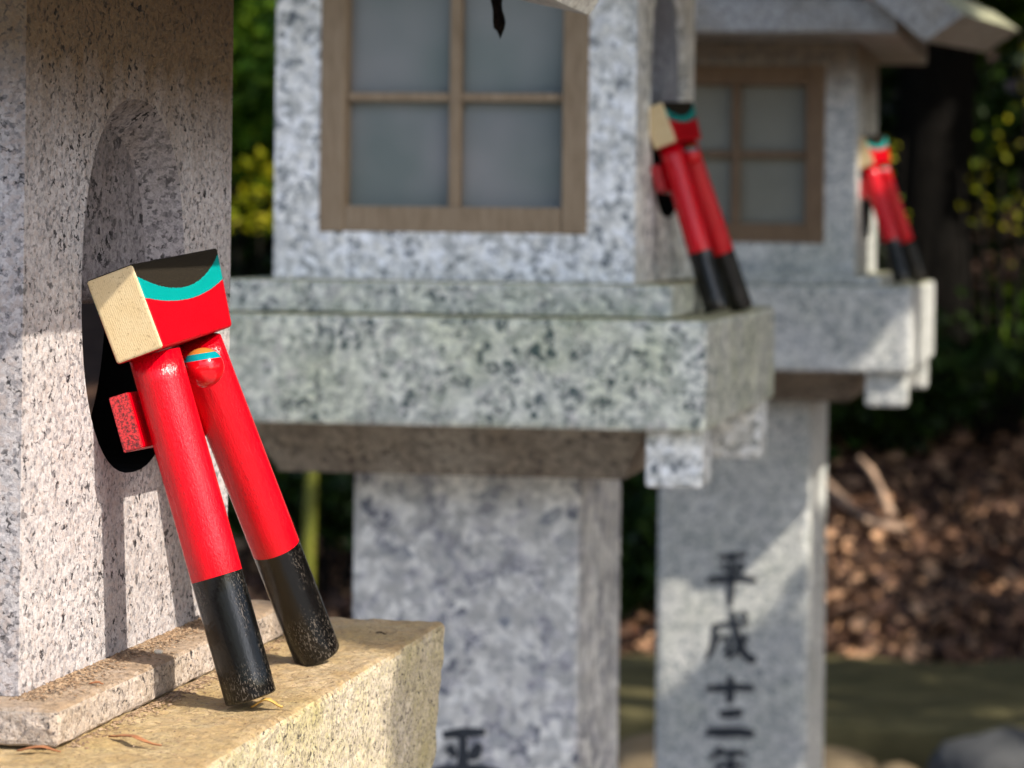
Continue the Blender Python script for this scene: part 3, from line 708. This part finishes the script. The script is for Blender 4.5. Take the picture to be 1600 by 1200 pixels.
# curb slab and boulders
ts = thing('stone_slab', 'long low olive-green mossy slab at the foot of the leaf-covered bank', 'stone slab', (-.2, 6.15, -1.35))
bm = nb(-2.6, 2.2, 5.72, 6.6, -1.36, -1.20, bev=.03, seg=3, cuts=.12); roughen(bm, .03, 2.5); obj('slab', bm, 'curb', ts)
BO = [((-.60, 5.48, -1.30), .13, .10, .09, 'boulder_tan', 'tan rounded boulder in front of the olive slab, beside the farthest post'),
      ((-.43, 5.44, -1.31), .09, .1, .075, 'boulder_tan', 'small tan boulder between the larger tan boulder and the dark one'),
      ((-.20, 5.48, -1.27), .15, .13, .115, 'boulder_dark', 'dark grey rounded boulder at the bottom right corner'),
      ((-1.02, 5.42, -1.29), .14, .12, .10, 'boulder_tan', 'tan boulder seen low between the posts of the middle and farthest lanterns'),
      ((-1.95, 5.6, -1.22), .30, .2, .17, 'boulder_tan', 'tan boulder seen low to the left of the middle post')]
for loc, rx, ry, rz_, mt, lb in BO:
    bm = bmesh.new(); bmesh.ops.create_icosphere(bm, subdivisions=4, radius=1)
    for v in bm.verts:
        k = 1 + .18 * mn.noise(v.co * 1.3 + Vector(loc) * 5) + .06 * mn.noise(v.co * 4); v.co = Vector((v.co.x * rx, v.co.y * ry, v.co.z * rz_)) * k + Vector(loc)
    tag(obj('boulder', bm, mt, smooth=True), lb, 'boulder')
# litter
n = 34000; X = rng.uniform(-3.6, 1.6, n); Y = 6.55 + rng.random(n) ** 1.3 * 5.5
Z = np.array([gh(x, y) for x, y in zip(X, Y)]) - H + rng.uniform(.005, .05, n)
n2 = 6000; X2 = rng.uniform(-3.4, 1.2, n2); Y2 = rng.uniform(2.5, 5.7, n2); Z2 = np.array([gh(x, y) for x, y in zip(X2, Y2)]) - H + rng.uniform(.004, .02, n2)
P = np.stack([np.r_[X, X2], np.r_[Y, Y2], np.r_[Z, Z2]], 1)
tag(leaves('leaf_litter', P, rng.uniform(.03, .08, n + n2), 'leaf_litter', up=.45, aspect=.6), 'brown and orange fallen leaves carpeting the bank', 'fallen leaves', kind='stuff')
# dead branches
def branch(label, pts, r0, r1):
    bm = bmesh.new(); n_ = len(pts); tube(bm, pts, [r0 + (r1 - r0) * i / (n_ - 1) for i in range(n_)]); return tag(obj('dead_branch', bm, 'twig'), label, 'branch')
def at(u, v, Y):
    r = ((u - PX) + (v - PY) * ROLL, (v - PY) - (u - PX) * ROLL); xc, zc = r[0] / F, -r[1] / F
    d = Vector((xc * math.cos(TH) - math.sin(TH), xc * math.sin(TH) + math.cos(TH), zc)); return d * (Y / d.y)
branch('pale bent dead branch rising from the leaf-covered bank beside the farthest post', [at(1425, 828, 7.75), at(1392, 800, 7.8), at(1375, 765, 7.85), at(1362, 735, 7.9), at(1342, 716, 7.95)], .017, .011)
branch('pale thick dead branch lying on the bank behind the farthest post', [at(1285, 755, 8.1), at(1320, 790, 7.95), at(1360, 812, 7.85), at(1425, 832, 7.75)], .026, .018)

Ln = np.array(L)
def inside(u, v, poly):
    r = np.zeros(u.shape, bool); n_ = len(poly)
    for i in range(n_):
        x1_, y1_ = poly[i]; x2_, y2_ = poly[(i + 1) % n_]
        c_ = (y1_ > v) != (y2_ > v); r ^= c_ & (u < (x2_ - x1_) * (v - y1_) / (y2_ - y1_ + 1e-9) + x1_)
    return r
def grow(poly, g_):  # widens an outline
    cu_ = sum(p[0] for p in poly) / len(poly); cv_ = sum(p[1] for p in poly) / len(poly)
    return [(p[0] + g_ * (p[0] - cu_) / math.hypot(p[0] - cu_, p[1] - cv_), p[1] + g_ * (p[1] - cv_) / math.hypot(p[0] - cu_, p[1] - cv_)) for p in poly]
# places on the bank and in the shrubs that the sun reaches through the crowns: (point, radius)
SPOTS = [((-.84, 7.95, -.95), .19), ((-.74, 7.80, -.97), .19), ((-.62, 7.73, -.98), .16), ((-.78, 7.36, -1.05), .17), ((-.75, 6.93, -1.08), .12), ((-.68, 6.63, -1.18), .12),
         ((-1.12, 5.9, -1.2), .13), ((-1.2, 6.6, -1.12), .12), ((-.45, 7.6, -1.0), .06), ((-.2, 7.2, -1.08), .05), ((-.3, 8.1, -.93), .07), ((-1.72, 5.9, -1.2), .12), ((-1.8, 6.6, -1.1), .1),
         ((-.22, 8.85, .12), .20), ((-.10, 9.6, .75), .22), ((-.20, 10.4, .9), .12), ((-3.22, 9.0, .10), .22), ((-3.45, 9.4, .75), .12), ((-.80, 8.9, .2), .25), ((-.05, 9.2, -.25), .16), ((-.35, 8.9, -.35), .12), ((-3.3, 9.2, 1.0), .08)]
def keep2(P):
    k = np.ones(len(P), bool)
    for pt, r_ in SPOTS:
        D = P - np.array(pt); t_ = -(D @ Ln); off = D + t_[:, None] * Ln
        k &= ~((np.linalg.norm(off, axis=1) < r_ + .06) & (t_ > .45))
    return k
# trees: trunk, limbs, crown
def tree(name, label, x, y, h, r, crown, mat, nleaf, leaf, cat='tree', group=None, keep=None, lean=(0, 0)):
    z0 = gh(x, y) - H; t = thing(name, label, cat, (x, y, z0), group)
    bm = bmesh.new(); pts = [(x + lean[0] * s + .05 * math.sin(4 * s + x), y + lean[1] * s + .04 * math.cos(3 * s), z0 - .1 + (h + .1) * s) for s in np.linspace(0, 1, 9)]
    tube(bm, pts, [r * (1.35 - .25 * min(1, i * .8)) * (1 - .6 * i / 8) for i in range(9)], 14); obj('trunk', bm, 'bark', t)
    tip = Vector(pts[-1])
    for k, c_ in enumerate(crown):
        bm = bmesh.new(); a = Vector(pts[5 + k % 3]); b = Vector(c_[:3]); m_ = (a + b) / 2 + Vector((0, 0, .15)); tube(bm, [a, m_, b], [r * .35, r * .22, r * .08], 8); obj('limb', bm, 'bark', t)
    P = []
    for c_ in crown:
        q = int(nleaf / len(crown)); nc = max(8, q // 90); cc_ = rng.normal(size=(nc, 3)); cc_ /= np.linalg.norm(cc_, axis=1)[:, None]; cc_ *= rng.random((nc, 1)) ** .45
        cc_ = cc_ * np.array(c_[3:6]) + np.array(c_[:3]); pk = cc_[rng.integers(0, nc, q)] + rng.normal(size=(q, 3)) * np.array(c_[3:6]) * .13; P.append(pk)
    P = np.concatenate(P)
    P = P[keep2(P)]
    leaves('crown', P, rng.uniform(.6, 1.3, len(P)) * leaf, mat, t)
    return t
GT = 'dark forest trees behind the lanterns'
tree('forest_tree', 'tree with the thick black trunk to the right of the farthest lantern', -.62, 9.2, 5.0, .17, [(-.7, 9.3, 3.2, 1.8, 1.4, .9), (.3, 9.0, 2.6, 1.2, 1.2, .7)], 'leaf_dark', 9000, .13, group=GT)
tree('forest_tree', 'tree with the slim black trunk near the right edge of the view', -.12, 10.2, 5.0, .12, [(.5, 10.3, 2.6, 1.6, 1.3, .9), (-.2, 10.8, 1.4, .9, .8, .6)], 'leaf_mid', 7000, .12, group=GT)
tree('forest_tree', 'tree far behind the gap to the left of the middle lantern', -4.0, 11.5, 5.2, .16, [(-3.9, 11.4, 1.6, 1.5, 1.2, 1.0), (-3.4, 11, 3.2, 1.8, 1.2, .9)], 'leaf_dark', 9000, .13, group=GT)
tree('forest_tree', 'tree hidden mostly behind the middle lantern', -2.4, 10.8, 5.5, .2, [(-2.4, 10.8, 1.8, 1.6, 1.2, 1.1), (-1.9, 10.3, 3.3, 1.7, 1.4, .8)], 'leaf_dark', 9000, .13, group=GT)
# shrubs
def shrub(label, x, y, zc, rx, ry, rz_, mat, nleaf, leaf, name='shrub', clump=.16):
    z0 = gh(x, y) - H; t = thing(name, label, 'shrub', (x, y, z0), 'shrubs on the bank behind the lanterns')
    bm = bmesh.new()
    for k in range(5): tube(bm, [(x + .03 * k - .06, y, z0 - .03), (x + (k - 2) * rx * .22, y, (z0 + zc) / 2), (x + (k - 2) * rx * .3, y + .05, zc + rz_ * .5)], [.018, .013, .005], 6)
    obj('stem', bm, 'bark', t)
    nc = max(10, nleaf // 70); cc_ = rng.normal(size=(nc, 3)); cc_ /= np.linalg.norm(cc_, axis=1)[:, None]; cc_ *= rng.random((nc, 1)) ** .4
    cc_ = cc_ * np.array((rx, ry, rz_)) + np.array((x, y, zc)); P = cc_[rng.integers(0, nc, nleaf)] + rng.normal(size=(nleaf, 3)) * np.array((rx, ry, rz_)) * clump
    leaves('foliage', P, rng.uniform(.6, 1.4, nleaf) * leaf, mat, t); return t
SH = [('low dense dark shrub added as deep shade between the middle and farthest posts', -1.34, 6.95, -.98, .34, .18, .27, 'leaf_dark', 4000, .06),  # first two: dark leaves added as the deep shade in gaps beside the posts
      ('low dark shrub added as deep shade behind the yellow-green stalk', -2.3, 6.9, -.80, .45, .18, .15, 'leaf_dark', 4000, .06),
      ('dark green shrub low on the bank right of the farthest lantern', -.75, 8.7, -.52, .50, .4, .22, 'leaf_dark', 3500, .07),
      ('green shrub at the right edge beyond the bank', .05, 9.3, -.40, .6, .4, .42, 'leaf_mid', 3500, .07),
      ('dark shrub behind the black trunk', -.9, 10.2, .1, .8, .5, .7, 'leaf_dark', 5000, .08),
      ('sparse yellow-green bush near the right edge, level with the smallest figure', -.33, 8.9, .08, .26, .3, .34, 'leaf_yellow', 60, .035),
      ('few yellow-green sprigs beside the wall of the farthest lantern', -.80, 8.9, .22, .16, .3, .30, 'leaf_yellow', 40, .035),
      ('sparse yellow-green sprigs high at the right edge', -.10, 9.6, .72, .30, .3, .32, 'leaf_yellow', 140, .035),
      ('bright green shrub in the gap between the near and middle lanterns', -3.45, 9.6, .62, .55, .4, .55, 'leaf_mid', 4200, .09),
      ('low yellow-leaved shrub in the gap between the near and middle lanterns', -3.2, 9.0, .10, .36, .3, .16, 'leaf_yellow', 380, .045),
      ('dark shrub under the yellow leaves between the near and middle lanterns', -3.3, 9.9, -.1, .9, .4, .45, 'leaf_dark', 4500, .08),
      ('dark shrub behind the posts of the middle lantern', -2.2, 8.4, -.45, .9, .35, .45, 'leaf_dark', 5000, .08),
      ('dark shrub seen between the posts of the middle and farthest lanterns', -1.35, 8.3, -.40, .6, .35, .42, 'leaf_dark', 4000, .08)]
for s_ in SH: shrub(*s_)
# a single yellow-green stalk left of the middle post
t = thing('bamboo_stalk', 'yellow-green bent stalk under the platform of the middle lantern, left of its post', 'stalk', (at(470, 1250, 5.2).x, 5.2, gh(-1.7, 5.2) - H))
bm = bmesh.new(); tube(bm, [Vector((at(470, 1250, 5.2).x, 5.2, gh(-1.7, 5.2) - H)), at(478, 1000, 5.2), at(482, 850, 5.2), at(487, 740, 5.2), at(494, 640, 5.2), at(480, 560, 5.2)], [.016, .016, .016, .015, .013, .006], 10)
M['stalk'] = simple('yellow-green stalk', (.09, .10, .008), (.15, .15, .012), 20, .5); obj('cane', bm, 'stalk', t)
# far wood closing the view
n = 30000; X = rng.uniform(-16, 14, n); Y = rng.uniform(13.5, 16.5, n); Z = rng.uniform(-.2, 6.5, n)
tag(leaves('far_wood', np.stack([X, Y, Z], 1), rng.uniform(.2, .42, n), 'leaf_dark'), 'dark far-off wood closing the view behind the lanterns', 'woodland', kind='stuff')

# unseen tree added to shade the two farther lanterns, crown shaped around sun gaps
GAPS = [('y', 3.68, [(1262, 645), (1345, 640), (1345, 810), (1262, 865), (1205, 970), (1120, 1025), (1045, 1105), (965, 1115), (960, 925), (1072, 842)]),
        ('y', 3.68, [(1240, 760), (1330, 760), (1320, 1000), (1250, 1000)]),
        ('x', -.36, [(1354, 185), (1400, 185), (1400, 475), (1354, 475)]),
        ('x', -.31, [(1386, 170), (1440, 170), (1440, 300), (1386, 300)]),
        ('x', -.264, [(1442, 405), (1500, 405), (1500, 650), (1432, 650)]),
        ('y', 3.53, [(1392, 510), (1440, 440), (1460, 670), (1320, 670), (1350, 590)])]
def keep(P):
    k = np.ones(len(P), bool)
    for ax, val, poly in GAPS:
        i = 0 if ax == 'x' else 1; t_ = (val - P[:, i]) / Ln[i]; Q = P + t_[:, None] * Ln
        u, v = proj(Q); k &= ~(inside(u, v, poly) & (t_ > 0))
    # nothing may shade the near lantern and its figure
    for xv in (-.36, -.494):
        t_ = (xv - P[:, 0]) / Ln[0]; Q = P + t_[:, None] * Ln
        k &= ~((Q[:, 1] > .6) & (Q[:, 1] < 1.285) & (Q[:, 2] > -.6) & (Q[:, 2] < .4))
    return k
def shade_leaves(n, box_, t0, t1):
    T = np.stack([rng.uniform(a, b, n) for a, b in box_], 1); tt = rng.uniform(t0, t1, n)
    return T - Ln * tt[:, None]
tt = thing('shade_tree', 'unseen tall tree right of the lanterns, added with a crown shaped to shade them', 'tree', (3.1, 4.4, -1.35))
bm = bmesh.new(); tube(bm, [(3.1, 4.4, -1.45), (3.12, 4.38, 0), (3.05, 4.3, 1.4), (3.0, 4.1, 2.6), (2.9, 3.9, 3.6)], [.17, .13, .11, .08, .05], 14); obj('trunk', bm, 'bark', tt)
for e in ((1.3, 1.3, 3.5), (1.6, .9, 3.3), (1.5, 3.0, 3.4), (2.3, 1.2, 3.7), (4.2, 4.5, 3.0)):
    bm = bmesh.new(); tube(bm, [(3.0, 4.1, 2.6), ((3.0 + e[0]) / 2, (4.1 + e[1]) / 2, e[2] + .25), e], [.05, .035, .01], 8); obj('limb', bm, 'bark', tt)
P = np.concatenate([shade_leaves(15000, ((-1.05, -.25), (2.1, 4.25), (-.5, .42)), 2.4, 3.3), shade_leaves(9000, ((-.95, -.35), (2.2, 4.1), (-1.35, -.5)), 2.4, 3.4),
                    shade_leaves(1500, ((-.6, -.36), (1.29, 2.1), (-.5, -.2)), 2.3, 3.0)])
P = P[keep(P) & keep2(P)]
leaves('crown', P, rng.uniform(.045, .085, len(P)), 'leaf_mid', tt)

# unseen tree added to shade the bank, its leaves broken by sun gaps
tb = thing('forest_tree', 'unseen tall tree added on the bank, its high crown shaped to shade it', 'tree', (3.0, 10.0, gh(3.0, 10.0) - H), GT)
bm = bmesh.new(); tube(bm, [(3.0, 10, gh(3, 10) - H - .1), (3.02, 9.95, 1.5), (2.9, 9.8, 3.2), (2.7, 9.4, 5.0)], [.24, .2, .16, .08], 14); obj('trunk', bm, 'bark', tb)
for e in ((.6, 8.2, 3.6), (-.8, 7.0, 3.4), (1.5, 6.8, 3.6), (1.0, 10.4, 4.0)):
    bm = bmesh.new(); tube(bm, [(2.88, 9.75, 3.0), ((2.9 + e[0]) / 2, (9.7 + e[1]) / 2, e[2] + .2), e], [.09, .06, .015], 8); obj('limb', bm, 'bark', tb)
P = shade_leaves(27000, ((-4.2, 1.2), (5.4, 11.5), (-1.25, .9)), 3.6, 5.6)
P = np.concatenate([P, np.stack([rng.uniform(-4.5, 2., 9000), rng.uniform(6.2, 12.5, 9000), rng.uniform(1.7, 3.6, 9000)], 1)]); P = P[keep2(P)]
leaves('crown', P, rng.uniform(.12, .24, len(P)), 'leaf_dark', tb)
# the wood goes on all round the place; it opens towards the sun, where the sky shows
sa = math.atan2(-L.y, -L.x); n = 26000
A = rng.uniform(-math.pi, math.pi, n); Rr = rng.uniform(9.5, 13.0, n); Z = rng.uniform(-1.3, 6.0, n) + .8 * np.sin(A * 9)
X = -.3 + Rr * np.cos(A); Y = 1.2 + Rr * np.sin(A)
da = (A - sa + math.pi) % (2 * math.pi) - math.pi
k = ((np.abs(da) > math.radians(12)) | (Z < -.2)) & ((np.abs(A + math.pi / 2) > math.radians(55)) | (Z < 3.8)) & ~((Y > 9) & (Z < 6.4) & (np.abs(X + 1) < 6))
tag(leaves('surrounding_wood', np.stack([X, Y, Z], 1)[k], rng.uniform(.25, .5, int(k.sum())), 'leaf_dark'), 'dark wood round the clearing, outside the picture', 'woodland', kind='stuff')
